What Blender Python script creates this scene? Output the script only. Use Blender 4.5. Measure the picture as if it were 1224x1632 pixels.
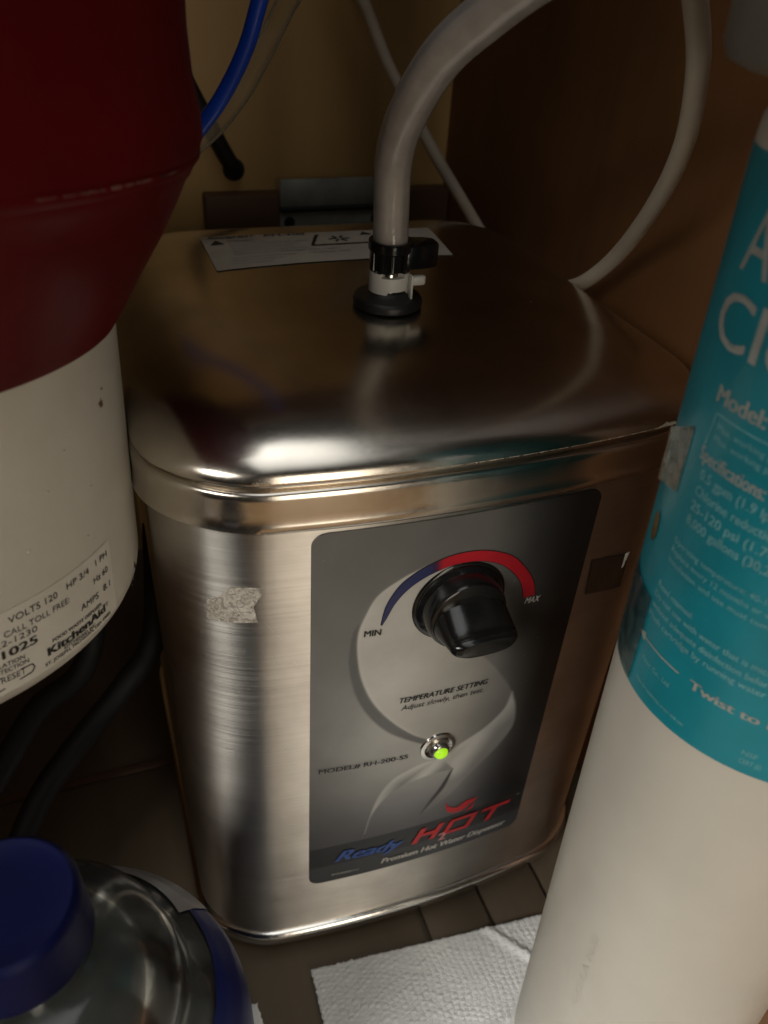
import bpy, bmesh, math, random
import numpy as np
from mathutils import Vector, Matrix
random.seed(7); rng = np.random.default_rng(7)
for o in list(bpy.data.objects): bpy.data.objects.remove(o)
S = bpy.context.scene
COL = S.collection
R = math.radians
# ------------------------------------------------------------------ camera
cam = bpy.data.cameras.new('camera'); camo = bpy.data.objects.new('camera', cam); COL.objects.link(camo)
CAMPOS = Vector((-.1130, -.2073, .4337))
rx = Vector((0.94085218, -0.33371631, 0.05857129)); ux = Vector((0.1519927, 0.57020948, 0.80731615)); fx = Vector((0.30281247, 0.75066275, -0.58720528))
M = Matrix((( rx.x, ux.x, -fx.x, CAMPOS.x), (rx.y, ux.y, -fx.y, CAMPOS.y), (rx.z, ux.z, -fx.z, CAMPOS.z), (0, 0, 0, 1)))
camo.matrix_world = M
cam.sensor_fit = 'VERTICAL'; cam.sensor_height = 36; cam.sensor_width = 36
cam.lens = 1287.7 / 1632 * 36; cam.clip_start = .005; cam.clip_end = 50
cam.dof.use_dof = True; cam.dof.focus_distance = .295; cam.dof.aperture_fstop = 12.5
S.camera = camo
# ------------------------------------------------------------------ world, lamps, exposure
W = bpy.data.worlds.new('World'); S.world = W; W.use_nodes = True
W.node_tree.nodes['Background'].inputs[0].default_value = (.50, .42, .33, 1)
W.node_tree.nodes['Background'].inputs[1].default_value = .010
def area(name, loc, aim, sx, sy, watt, colr, spread=180):
    l = bpy.data.lights.new(name, 'AREA'); l.shape = 'RECTANGLE'; l.size = sx; l.size_y = sy; l.energy = watt; l.color = colr; l.spread = R(spread)
    o = bpy.data.objects.new(name, l); COL.objects.link(o); o.location = loc
    o.rotation_euler = (Vector(aim) - Vector(loc)).to_track_quat('-Z', 'Y').to_euler(); return o
area('kitchen_light', (-.84, -.57, .60), (-.07, -.10, -.05), .60, .58, 1.05, (1, .955, .87), 38)
area('overhead_glow', (-.07, -.31, .92), (-.07, -.31, 0), .32, .84, .43, (.97, .98, .96), 95)
area('room_fill', (.0, -.90, .33), (0, 0, .22), .21, .60, 1.85, (1, .875, .71))
S.view_settings.view_transform = 'Standard'; S.view_settings.look = 'None'; S.view_settings.exposure = 0; S.view_settings.gamma = 1
# ------------------------------------------------------------------ helpers
def mat(name, base, rough=.5, metal=0, bump=None, var=None, **kw):
    """procedural principled material. var=(scale, amount, stretch xyz) colour mottling, bump=(scale, strength, stretch)"""
    m = bpy.data.materials.new(name); m.use_nodes = True; nt = m.node_tree; b = nt.nodes['Principled BSDF']
    b.inputs['Base Color'].default_value = (*base, 1); b.inputs['Roughness'].default_value = rough; b.inputs['Metallic'].default_value = metal
    for k, v in kw.items(): b.inputs[k].default_value = v
    tc = nt.nodes.new('ShaderNodeTexCoord')
    def noise(scale, stretch, detail=4):
        mp = nt.nodes.new('ShaderNodeMapping'); mp.inputs['Scale'].default_value = stretch; nt.links.new(tc.outputs['Object'], mp.inputs[0])
        n = nt.nodes.new('ShaderNodeTexNoise'); n.inputs['Scale'].default_value = scale; n.inputs['Detail'].default_value = detail
        nt.links.new(mp.outputs[0], n.inputs['Vector']); return n
    if var:
        n = noise(var[0], var[2] if len(var) > 2 else (1, 1, 1), 5)
        mr = nt.nodes.new('ShaderNodeMapRange'); mr.inputs[1].default_value = .3; mr.inputs[2].default_value = .7
        mr.inputs[3].default_value = 1 - var[1]; mr.inputs[4].default_value = 1 + var[1]; nt.links.new(n.outputs['Fac'], mr.inputs[0])
        mx = nt.nodes.new('ShaderNodeVectorMath'); mx.operation = 'SCALE'; mx.inputs[0].default_value = base
        nt.links.new(mr.outputs[0], mx.inputs['Scale']); nt.links.new(mx.outputs[0], b.inputs['Base Color'])
    if bump:
        n = noise(bump[0], bump[2] if len(bump) > 2 else (1, 1, 1), 6)
        bp = nt.nodes.new('ShaderNodeBump'); bp.inputs['Strength'].default_value = bump[1]; bp.inputs['Distance'].default_value = .001
        nt.links.new(n.outputs['Fac'], bp.inputs['Height']); nt.links.new(bp.outputs[0], b.inputs['Normal'])
    return m
def wood(name, dark, light, scale, rot=(0, 0, 0), stretch=(1, 1, .06), rough=.5):
    m = bpy.data.materials.new(name); m.use_nodes = True; nt = m.node_tree; b = nt.nodes['Principled BSDF']
    tc = nt.nodes.new('ShaderNodeTexCoord'); mp = nt.nodes.new('ShaderNodeMapping'); mp.inputs['Scale'].default_value = stretch; mp.inputs['Rotation'].default_value = rot
    nt.links.new(tc.outputs['Object'], mp.inputs[0])
    n = nt.nodes.new('ShaderNodeTexNoise'); n.inputs['Scale'].default_value = scale; n.inputs['Detail'].default_value = 6; n.inputs['Roughness'].default_value = .65; n.inputs['Distortion'].default_value = .6
    n2 = nt.nodes.new('ShaderNodeTexNoise'); n2.inputs['Scale'].default_value = 7; n2.inputs['Detail'].default_value = 3
    nt.links.new(mp.outputs[0], n.inputs['Vector']); nt.links.new(tc.outputs['Object'], n2.inputs['Vector'])
    ad = nt.nodes.new('ShaderNodeMath'); ad.operation = 'MULTIPLY_ADD'; ad.inputs[1].default_value = .5; nt.links.new(n2.outputs['Fac'], ad.inputs[0]); 
    hf = nt.nodes.new('ShaderNodeMath'); hf.operation = 'MULTIPLY'; hf.inputs[1].default_value = .5; nt.links.new(n.outputs['Fac'], hf.inputs[0]); nt.links.new(hf.outputs[0], ad.inputs[2])
    cr = nt.nodes.new('ShaderNodeValToRGB'); cr.color_ramp.elements[0].position = .32; cr.color_ramp.elements[0].color = (*dark, 1); cr.color_ramp.elements[1].position = .66; cr.color_ramp.elements[1].color = (*light, 1)
    nt.links.new(ad.outputs[0], cr.inputs[0]); nt.links.new(cr.outputs[0], b.inputs['Base Color'])
    b.inputs['Roughness'].default_value = rough
    bp = nt.nodes.new('ShaderNodeBump'); bp.inputs['Strength'].default_value = .25; bp.inputs['Distance'].default_value = .0006; nt.links.new(n.outputs['Fac'], bp.inputs['Height']); nt.links.new(bp.outputs[0], b.inputs['Normal'])
    return m
def steel(name, base, rough, stretch, aniso, bstr=.06, tone=.07):
    m = bpy.data.materials.new(name); m.use_nodes = True; nt = m.node_tree; b = nt.nodes['Principled BSDF']
    b.inputs['Base Color'].default_value = (*base, 1); b.inputs['Metallic'].default_value = 1; b.inputs['Anisotropic'].default_value = aniso; b.inputs['Anisotropic Rotation'].default_value = .25
    tc = nt.nodes.new('ShaderNodeTexCoord'); mp = nt.nodes.new('ShaderNodeMapping'); mp.inputs['Scale'].default_value = stretch; nt.links.new(tc.outputs['Object'], mp.inputs[0])
    n = nt.nodes.new('ShaderNodeTexNoise'); n.inputs['Scale'].default_value = 1; n.inputs['Detail'].default_value = 5; nt.links.new(mp.outputs[0], n.inputs['Vector'])
    mr = nt.nodes.new('ShaderNodeMapRange'); mr.inputs[3].default_value = rough * .75; mr.inputs[4].default_value = rough * 1.3; nt.links.new(n.outputs['Fac'], mr.inputs[0]); nt.links.new(mr.outputs[0], b.inputs['Roughness'])
    # smudges
    n3 = nt.nodes.new('ShaderNodeTexNoise'); n3.inputs['Scale'].default_value = 38; n3.inputs['Detail'].default_value = 6; nt.links.new(tc.outputs['Object'], n3.inputs['Vector'])
    m3 = nt.nodes.new('ShaderNodeMapRange'); m3.inputs[1].default_value = .35; m3.inputs[2].default_value = .75; m3.inputs[3].default_value = 1.05; m3.inputs[4].default_value = .8; nt.links.new(n3.outputs['Fac'], m3.inputs[0])
    # thin brush lines in the tone as well as in the relief
    mb_ = nt.nodes.new('ShaderNodeMapRange'); mb_.inputs[1].default_value = .3; mb_.inputs[2].default_value = .7; mb_.inputs[3].default_value = 1 - tone; mb_.inputs[4].default_value = 1 + tone; nt.links.new(n.outputs['Fac'], mb_.inputs[0])
    ml = nt.nodes.new('ShaderNodeMath'); ml.operation = 'MULTIPLY'; nt.links.new(m3.outputs[0], ml.inputs[0]); nt.links.new(mb_.outputs[0], ml.inputs[1])
    sc = nt.nodes.new('ShaderNodeVectorMath'); sc.operation = 'SCALE'; sc.inputs[0].default_value = base; nt.links.new(ml.outputs[0], sc.inputs['Scale']); nt.links.new(sc.outputs[0], b.inputs['Base Color'])
    bp = nt.nodes.new('ShaderNodeBump'); bp.inputs['Strength'].default_value = bstr; bp.inputs['Distance'].default_value = .0004; nt.links.new(n.outputs['Fac'], bp.inputs['Height']); nt.links.new(bp.outputs[0], b.inputs['Normal'])
    if aniso:
        tg = nt.nodes.new('ShaderNodeTangent'); tg.direction_type = 'RADIAL'; tg.axis = 'Z'; nt.links.new(tg.outputs[0], b.inputs['Tangent'])
    return m
def printed(name, rough=.4, metal=0, bump=True):
    m = bpy.data.materials.new(name); m.use_nodes = True; nt = m.node_tree; b = nt.nodes['Principled BSDF']
    a = nt.nodes.new('ShaderNodeVertexColor'); a.layer_name = 'ink'
    tc = nt.nodes.new('ShaderNodeTexCoord'); n = nt.nodes.new('ShaderNodeTexNoise'); n.inputs['Scale'].default_value = 900; nt.links.new(tc.outputs['Object'], n.inputs['Vector'])
    n2 = nt.nodes.new('ShaderNodeTexNoise'); n2.inputs['Scale'].default_value = 45; n2.inputs['Detail'].default_value = 6; nt.links.new(tc.outputs['Object'], n2.inputs['Vector'])
    mr = nt.nodes.new('ShaderNodeMapRange'); mr.inputs[1].default_value = .35; mr.inputs[2].default_value = .7; mr.inputs[3].default_value = 1.05; mr.inputs[4].default_value = .88; nt.links.new(n2.outputs['Fac'], mr.inputs[0])
    sc = nt.nodes.new('ShaderNodeVectorMath'); sc.operation = 'SCALE'; nt.links.new(a.outputs['Color'], sc.inputs[0]); nt.links.new(mr.outputs[0], sc.inputs['Scale'])
    nt.links.new(sc.outputs[0], b.inputs['Base Color']); b.inputs['Roughness'].default_value = rough; b.inputs['Metallic'].default_value = metal
    if bump:
        bp = nt.nodes.new('ShaderNodeBump'); bp.inputs['Strength'].default_value = .05; bp.inputs['Distance'].default_value = .0003; nt.links.new(n.outputs['Fac'], bp.inputs['Height']); nt.links.new(bp.outputs[0], b.inputs['Normal'])
    return m
def tag(o, label=None, cat=None, group=None, kind=None):
    if label: o['label'] = label
    if cat: o['category'] = cat
    if group: o['group'] = group
    if kind: o['kind'] = kind
    return o
def thing(name, loc, label, cat, group=None):
    o = bpy.data.objects.new(name, None); o.empty_display_size = .01; COL.objects.link(o); o.location = loc
    return tag(o, label, cat, group)
def root_loc(p):
    v = Vector((0, 0, 0))
    while p is not None: v += Vector(p.location); p = p.parent
    return v
def mesh(name, verts, faces, material, parent=None, loc=None, smooth=True, sharp=None):
    """verts are world coordinates; the object sits at loc (top level) or at its parent's origin"""
    if parent is not None: org = root_loc(parent)
    else: org = Vector(loc) if loc is not None else Vector((0, 0, 0))
    V = np.asarray(verts, dtype=float) - np.array(org)
    me = bpy.data.meshes.new(name); me.from_pydata(V.tolist(), [], [list(map(int, f)) for f in faces]); me.materials.append(material)
    if smooth: me.shade_smooth()
    if sharp: me.set_sharp_from_angle(angle=R(sharp))
    o = bpy.data.objects.new(name, me); COL.objects.link(o)
    if parent is not None: o.parent = parent
    else: o.location = org
    return o
def rings(rs, closed_loop=True, cap0=False, cap1=False):
    """list of equally long vertex rings -> verts, faces"""
    n = len(rs[0]); V = [p for r in rs for p in r]; F = []
    for i in range(len(rs) - 1):
        for j in range(n if closed_loop else n - 1):
            k = (j + 1) % n; F.append((i * n + j, i * n + k, (i + 1) * n + k, (i + 1) * n + j))
    if cap0: F.append(tuple(range(n - 1, -1, -1)))
    if cap1: F.append(tuple((len(rs) - 1) * n + j for j in range(n)))
    return V, F
def frame(d):
    d = Vector(d).normalized(); a = Vector((0, 1, 0)).cross(d)
    a = a.normalized() if a.length > .01 else Vector((1, 0, 0)); b = d.cross(a); return d, a, b
def lathe(name, base, d, prof, material, parent=None, n=96, loc=None, cap0=True, cap1=True, sharp=40, a0=0, a1=None):
    """prof: (radius, height along d)"""
    d, a, b = frame(d); base = Vector(base); rs = []
    for r, h in prof:
        rs.append([tuple(base + d * h + (a * math.cos(t) + b * math.sin(t)) * r) for t in [2 * math.pi * k / n for k in range(n)]])
    V, F = rings(rs, True, cap0, cap1); return mesh(name, V, F, material, parent, loc, True, sharp)
def catmull(P, n=10):
    P = [Vector(p) for p in P]; Q = [P[0] * 2 - P[1]] + P + [P[-1] * 2 - P[-2]]; out = []
    for i in range(1, len(Q) - 2):
        for k in range(n):
            t = k / n; a, b, c, e = Q[i - 1], Q[i], Q[i + 1], Q[i + 2]
            out.append(.5 * ((2 * b) + (c - a) * t + (2 * a - 5 * b + 4 * c - e) * t * t + (3 * b - a - 3 * c + e) * t ** 3))
    out.append(P[-1]); return out
def tube(name, P, r, material, parent=None, loc=None, n=20, steps=10, caps=True, r1=None):
    P = catmull(P, steps); m = len(P); T = [(P[min(i + 1, m - 1)] - P[max(i - 1, 0)]).normalized() for i in range(m)]
    u = T[0].orthogonal().normalized(); rs = []
    for i in range(m):
        u = (u - T[i] * u.dot(T[i])).normalized(); w = T[i].cross(u)
        rr = r if r1 is None else r + (r1 - r) * i / (m - 1)
        rs.append([tuple(P[i] + (u * math.cos(a) + w * math.sin(a)) * rr) for a in [2 * math.pi * k / n for k in range(n)]])
    V, F = rings(rs, True, caps, caps); return mesh(name, V, F, material, parent, loc)
def box(name, lo, hi, material, parent=None, loc=None, bev=.001, rotm=None):
    bm = bmesh.new(); bmesh.ops.create_cube(bm, size=1)
    lo, hi = Vector(lo), Vector(hi)
    for v in bm.verts: v.co = Vector([(lo[i] + hi[i]) / 2 + v.co[i] * (hi[i] - lo[i]) for i in range(3)])
    if bev: bmesh.ops.bevel(bm, geom=bm.edges[:], offset=bev, segments=2, affect='EDGES', profile=.5)
    V = [tuple(v.co) for v in bm.verts]; F = [[v.index for v in f.verts] for f in bm.faces]; bm.free()
    if rotm is not None:
        c = (lo + hi) / 2; V = [tuple(c + rotm @ (Vector(v) - c)) for v in V]
    return mesh(name, V, F, material, parent, loc, True, 35)
# lettering ---------------------------------------------------------------
_cap = None
def glyphs(body, bold=0, shear=0, spacing=1):
    cu = bpy.data.curves.new('lettering', 'FONT'); cu.body = body; cu.size = 1; cu.offset = bold; cu.shear = shear; cu.resolution_u = 3; cu.space_character = spacing; cu.fill_mode = 'FRONT'
    o = bpy.data.objects.new('lettering', cu); COL.objects.link(o); dg = bpy.context.evaluated_depsgraph_get()
    me = bpy.data.meshes.new_from_object(o.evaluated_get(dg)); V = np.array([v.co[:2] for v in me.vertices]); F = [tuple(p.vertices) for p in me.polygons]
    bpy.data.objects.remove(o); bpy.data.curves.remove(cu); bpy.data.meshes.remove(me); return V, F
def text(body, surf, p0, p1, h, material, parent, bold=0, shear=0, lift=.00015, ends=True, spacing=1):
    """lettering from p0 to p1 (surface coordinates, metres), cap height h, laid on surf(u, v, lift)"""
    V, F = glyphs(body, 0, shear, spacing); nv = len(V); cps = 1
    if bold > 0:   # heavier weight: the same glyphs struck again a hair to each side
        cps = 3; w_ = bold * 1.1; V = np.concatenate([V + (dx_, 0) for dx_ in (0, -w_, w_)]); F = [tuple(i + k * nv for i in f) for k in range(3) for f in F]
    if ends: lo, hi = V[:, 0].min(), V[:, 0].max()
    else: lo, hi = 0, 1
    p0, p1 = np.array(p0), np.array(p1); L = np.linalg.norm(p1 - p0); dx = (p1 - p0) / L; dy = np.array([-dx[1], dx[0]])
    sx = L / (hi - lo) if ends else h / .69
    sy = h / .69
    uv = p0 + np.outer((V[:, 0] - lo) * sx, dx) + np.outer(V[:, 1] * sy, dy)
    W_ = [surf(u, v, lift + .000012 * (i // nv)) for i, (u, v) in enumerate(uv)]
    return mesh('lettering', W_, F, material, parent, smooth=False)
# ------------------------------------------------------------------ materials
M_STEEL = steel('brushed_stainless', (.66, .63, .585), .39, (7, 7, 2200), .93, .03)
M_LID = steel('spun_stainless_lid', (.68, .63, .56), .20, (400, 2600, 400), .0, .012, .02)
M_CHROME = mat('polished_steel', (.70, .68, .64), .16, 1, bump=(300, .05))
M_BLACK = mat('black_plastic', (.006, .006, .006), .16, bump=(500, .04), var=(60, .3))
M_BLACKM = mat('black_rubber', (.008, .008, .008), .45, bump=(700, .1), var=(60, .3))
M_PRINT = printed('printed_control_panel', .34)
M_INKP = printed('printed_ink', .38)
M_INKBLK = mat('black_ink', (.012, .012, .013), .5, var=(200, .3))
M_INKWHT = mat('white_ink', (.62, .60, .56), .5, var=(200, .1))
M_INKBLU = mat('blue_ink', (.035, .10, .38), .45, var=(200, .1))
M_INKRED = mat('red_ink', (.50, .018, .022), .45, var=(200, .1))
M_INKGRY = mat('grey_ink', (.25, .25, .25), .5, var=(200, .1))
M_RED = mat('dark_red_paint', (.085, .0035, .0045), .42, bump=(40, .2), var=(25, .2), **{'Specular IOR Level': .10})
M_WHITEP = mat('white_enamel', (.60, .565, .49), .42, bump=(60, .5), var=(35, .07))
M_LABELW = mat('white_label_film', (.68, .64, .56), .38, bump=(90, .2), var=(60, .05))
M_FILT = mat('white_filter_plastic', (.54, .51, .45), .42, bump=(260, .12), var=(30, .04))
M_TEAL = mat('teal_label_film', (.010, .225, .285), .34, bump=(70, .25), var=(40, .12))
M_TEALINK = mat('pale_teal_ink', (.17, .40, .43), .5, var=(200, .15))
M_GREYP = mat('grey_plastic', (.21, .20, .175), .45, bump=(200, .1), var=(60, .08))
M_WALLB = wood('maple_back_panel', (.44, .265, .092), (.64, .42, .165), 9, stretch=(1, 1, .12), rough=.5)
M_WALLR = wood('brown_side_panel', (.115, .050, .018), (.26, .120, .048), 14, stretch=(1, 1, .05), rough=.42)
M_FLOOR = wood('dark_floor_board', (.075, .058, .040), (.15, .116, .080), 16, stretch=(1, .08, 1), rough=.45)
M_CLEAT = wood('brown_cleat', (.075, .036, .018), (.14, .070, .035), 30, stretch=(.08, 1, 1), rough=.6)
M_ZINC = mat('dull_zinc', (.30, .33, .30), .55, .35, bump=(120, .3), var=(40, .35))
M_BLUET = mat('blue_tubing', (.004, .035, .30), .32, var=(50, .15), bump=(200, .05))
M_WTUBE = mat('white_tubing', (.62, .54, .43), .45, var=(30, .12), bump=(200, .08))
M_CABLE = mat('black_cable', (.006, .0055, .0055), .65, var=(50, .3), bump=(300, .1))
M_CAP = mat('navy_cap_plastic', (.0018, .0036, .034), .45, var=(50, .12), bump=(200, .06), **{'Specular IOR Level': .12})
M_NAVY = mat('navy_bottle_label', (.005, .010, .078), .38, var=(30, .25), bump=(80, .15), **{'Specular IOR Level': .25})
M_SILV = mat('grey_bottle_label', (.16, .15, .15), .35, var=(30, .25), bump=(80, .15))
M_PAPER = mat('paper_towel', (.82, .84, .84), .9, bump=(1200, .6), var=(60, .05))
M_CLIP = mat('white_clip_plastic', (.55, .54, .50), .4, var=(60, .06), bump=(200, .05))
# clear hose
M_HOSE = mat('clear_vinyl_hose', (.93, .90, .92), .22, bump=(160, .12), var=(30, .05), **{'Transmission Weight': .72, 'IOR': 1.42})
M_GTUBE = mat('translucent_tube', (.50, .46, .36), .35, bump=(120, .08), var=(30, .05), **{'Transmission Weight': .75, 'IOR': 1.15})
M_PET = mat('clear_bottle_plastic', (.90, .92, .92), .05, bump=(28, .5), var=(20, .05), **{'Transmission Weight': 1.0, 'IOR': 1.42})
M_DARKLIQ = mat('bottle_contents', (.035, .036, .034), .2, var=(14, .7), bump=(30, .3))
def thin(name, tint, body, opacity, rough=.08, fres=1.45, bump=(60, .2), trans=.5, vary=.12):
    '''thin-walled plastic: part clear, part milky, with a fresnel gloss on top'''
    m = bpy.data.materials.new(name); m.use_nodes = True; nt = m.node_tree; nt.nodes.remove(nt.nodes['Principled BSDF']); out = nt.nodes['Material Output']
    tc = nt.nodes.new('ShaderNodeTexCoord'); n = nt.nodes.new('ShaderNodeTexNoise'); n.inputs['Scale'].default_value = bump[0]; n.inputs['Detail'].default_value = 5; nt.links.new(tc.outputs['Object'], n.inputs['Vector'])
    bp = nt.nodes.new('ShaderNodeBump'); bp.inputs['Strength'].default_value = bump[1]; bp.inputs['Distance'].default_value = .001; nt.links.new(n.outputs['Fac'], bp.inputs['Height'])
    tr = nt.nodes.new('ShaderNodeBsdfTransparent'); tr.inputs[0].default_value = (*tint, 1)
    df = nt.nodes.new('ShaderNodeBsdfDiffuse'); df.inputs[0].default_value = (*body, 1); tl = nt.nodes.new('ShaderNodeBsdfTranslucent'); tl.inputs[0].default_value = (*body, 1)
    gl = nt.nodes.new('ShaderNodeBsdfGlossy'); gl.inputs['Roughness'].default_value = rough; fr = nt.nodes.new('ShaderNodeFresnel'); fr.inputs[0].default_value = fres
    for q in (gl, fr, df): nt.links.new(bp.outputs[0], q.inputs['Normal'])
    m1 = nt.nodes.new('ShaderNodeMixShader'); m1.inputs[0].default_value = trans; nt.links.new(df.outputs[0], m1.inputs[1]); nt.links.new(tl.outputs[0], m1.inputs[2])
    mr = nt.nodes.new('ShaderNodeMapRange'); mr.inputs[1].default_value = .3; mr.inputs[2].default_value = .7; mr.inputs[3].default_value = max(0, opacity - vary); mr.inputs[4].default_value = min(1, opacity + vary); nt.links.new(n.outputs['Fac'], mr.inputs[0])
    m2 = nt.nodes.new('ShaderNodeMixShader'); nt.links.new(mr.outputs[0], m2.inputs[0]); nt.links.new(tr.outputs[0], m2.inputs[1]); nt.links.new(m1.outputs[0], m2.inputs[2])
    m3 = nt.nodes.new('ShaderNodeMixShader'); nt.links.new(fr.outputs[0], m3.inputs[0]); nt.links.new(m2.outputs[0], m3.inputs[1]); nt.links.new(gl.outputs[0], m3.inputs[2]); nt.links.new(m3.outputs[0], out.inputs[0])
    return m
M_HOSE = thin('clear_vinyl_hose', (.93, .91, .90), (.90, .86, .83), .44, .12, 1.45, (140, .12), vary=.05)
M_BORE = thin('hose_bore', (.95, .93, .90), (.92, .87, .80), .45, .3, 1.2, (200, .2))
M_GTUBE = thin('translucent_tube', (.9, .86, .76), (.50, .44, .33), .22, .3, 1.3)
M_PET = thin('clear_bottle_plastic', (.90, .92, .92), (.22, .23, .22), .14, .13, 1.38, (34, .5))
def tape_mat():
    m = bpy.data.materials.new('clear_tape'); m.use_nodes = True; nt = m.node_tree; b = nt.nodes['Principled BSDF']
    tc = nt.nodes.new('ShaderNodeTexCoord'); n = nt.nodes.new('ShaderNodeTexNoise'); n.inputs['Scale'].default_value = 300; n.inputs['Detail'].default_value = 3; n.inputs['Distortion'].default_value = 2.2
    nt.links.new(tc.outputs['Object'], n.inputs['Vector'])
    cr = nt.nodes.new('ShaderNodeValToRGB'); e = cr.color_ramp.elements; e[0].position = .36; e[0].color = (.30, .275, .24, 1); e[1].position = .64; e[1].color = (.62, .58, .52, 1)
    nt.links.new(n.outputs['Fac'], cr.inputs[0]); nt.links.new(cr.outputs[0], b.inputs['Base Color']); b.inputs['Roughness'].default_value = .38
    bp = nt.nodes.new('ShaderNodeBump'); bp.inputs['Strength'].default_value = .9; bp.inputs['Distance'].default_value = .0008; nt.links.new(n.outputs['Fac'], bp.inputs['Height']); nt.links.new(bp.outputs[0], b.inputs['Normal'])
    return m
M_TAPE = tape_mat()
M_TAPE2 = mat('aged_clear_tape', (.035, .02, .013), .3, bump=(200, .3), var=(60, .3))
M_LED = mat('lit_green_lens', (.25, .55, .02), .2, var=(300, .2), **{'Emission Color': (.50, .95, .02, 1), 'Emission Strength': .55})
M_RUST = mat('rust_chip', (.16, .085, .025), .8, bump=(900, .8), var=(500, .5))
M_BROWNP = mat('brown_residue', (.12, .075, .02), .4, bump=(300, .4), var=(100, .4))
# ------------------------------------------------------------------ the cabinet (setting)
def plane_wall(name, lo, hi, m): return tag(box(name, lo, hi, m, bev=0), kind='structure')
plane_wall('back_wall', (-.70, .350, -.02), (.139, .366, .80), M_WALLB)
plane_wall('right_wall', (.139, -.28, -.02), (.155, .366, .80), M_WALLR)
plane_wall('left_shade_wall', (-.336, -.115, -.02), (-.320, .350, .80), M_WALLR)  # unseen wall, moved in and cut short to shade the left floor
plane_wall('top_shade_slab', (-.70, .20, .66), (.155, .366, .68), M_WALLR)  # unseen slab, added to keep light off the upper back
# floor: wide board in front and left, narrow slats towards the right, a pale joint strip behind
fl = tag(box('floor', (-.70, -.28, -.03), (.155, .366, -.004), M_FLOOR, bev=0), kind='structure')
tag(box('kitchen_floor', (-1.6, -1.8, -.07), (1.6, -.28, -.04), wood('oak_floor', (.36, .22, .11), (.52, .36, .20), 9, stretch=(1, .1, 1)), bev=0), kind='structure')
box('floor_board', (-.70, -.28, -.004), (.0035, .128, 0), M_FLOOR, fl, bev=.0008)
box('floor_board', (-.70, .134, -.004), (.139, .35, 0), M_FLOOR, fl, bev=.0008)
box('joint_strip', (-.70, .1285, -.004), (.0035, .1335, .0012), mat('reddish_joint_strip', (.13, .075, .052), .5, var=(60, .2), bump=(200, .2)), fl, bev=.0005)
x = .0065
while x < .135:
    box('floor_slat', (x, -.28, -.004), (min(x + .0342, .1385), .128, .0), M_FLOOR, fl, bev=.0012); x += .0358
# ------------------------------------------------------------------ hot water tank
HW, CX, Y0, Y1, RC, B = .1073, .0023, 0.0, .222, .034, .0063
def bulge(x, y): w = max(0, 1 - (y - Y0) / .035) ** 2 if y > Y0 else 1; return y - B * (1 - (x / .085) ** 2) * w
def outline(off, rc=RC, nc=18, ns=36):
    """closed counter-clockwise loop, off > 0 = outside the body"""
    hw = HW + off; y0, y1 = Y0 - off, Y1 + off; r = max(rc, .004); P = []
    def line(ax, ay, bx, by, n):
        for k in range(n): t = k / n; P.append((ax + (bx - ax) * t, ay + (by - ay) * t))
    def arc(cx_, cy_, a0):
        for k in range(nc): a = a0 + math.pi / 2 * k / nc; P.append((cx_ + r * math.cos(a), cy_ + r * math.sin(a)))
    l, rr = CX - hw, CX + hw
    line(l + r, y0, rr - r, y0, ns); arc(rr - r, y0 + r, -math.pi / 2)
    line(rr, y0 + r, rr, y1 - r, ns // 2); arc(rr - r, y1 - r, 0)
    line(rr - r, y1, l + r, y1, ns); arc(l + r, y1 - r, math.pi / 2)
    line(l, y1 - r, l, y0 + r, ns // 2); arc(l + r, y0 + r, math.pi)
    return [(x, bulge(x, y)) for x, y in P]
def loft(name, prof, material, parent, cap0=False, cap1=False, sharp=50, rcf=None):
    rs = []
    for off, z in prof: rs.append([(x, y, z) for x, y in outline(off, (rcf(off) if rcf else RC + off * .8))])
    V, F = rings(rs, True, cap0, cap1); return mesh(name, V, F, material, parent, None, True, sharp)
def front_y(x, off=0):
    hw = HW + off; l = CX - hw + RC; r = CX + hw - RC; y = Y0 - off
    if x < l: d = min(l - x, RC); y += RC - math.sqrt(RC * RC - d * d)
    if x > r: d = min(x - r, RC); y += RC - math.sqrt(RC * RC - d * d)
    return bulge(x, y)
def psurf(x, z, lift):  # a point on the tank's front, lifted outwards
    return (x, front_y(x, lift), z)
tank = thing('hot_water_tank', (CX, .11, 0), 'square brushed stainless hot water tank with domed lid, black knob and printed panel', 'water heater')
loft('body', [(-.004, .012), (-.0003, .0165), (0, .0175), (0, .12), (0, .28)], M_STEEL, tank, cap0=True, cap1=True)
loft('foot_rim', [(-.003, .004), (.0012, .005), (.0026, .0075), (.0030, .0115), (.0024, .0148), (.0008, .0158), (-.003, .0158)], M_CHROME, tank, cap0=True, cap1=True)
for sx in (-.07, .078):
    for sy in (.03, .19): lathe('rubber_foot', (sx, sy, 0.0002), (0, 0, 1), [(.010, 0), (.010, .004)], M_BLACKM, tank, n=24)
# lid: rolled band, dark groove, domed top
lp = [(.0008, .2752), (.0018, .2738), (.0030, .2736), (.0040, .2748), (.0034, .2766), (.0031, .280), (.0031, .2862), (.0029, .2880), (.0022, .2890), (.0008, .2893), (.0002, .2895), (.0002, .2905), (.0018, .2908), (.0026, .2916), (.0024, .2928)]
for i_, z_ in ((.0004, .2942), (.0014, .2958), (.0030, .2976), (.0052, .2994), (.0080, .3011), (.0115, .3028), (.016, .3045), (.021, .3059), (.027, .3072), (.034, .3083), (.042, .3092), (.052, .3100), (.066, .3106), (.084, .3111), (.104, .3114)): lp.append((.0024 - i_, z_))
lid = loft('lid', lp, M_LID, tank, cap0=True, cap1=True, sharp=60, rcf=lambda off: max(.004, .038 + off * .42 if off > -.05 else .017 + (off + .05) * .22))
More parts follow.
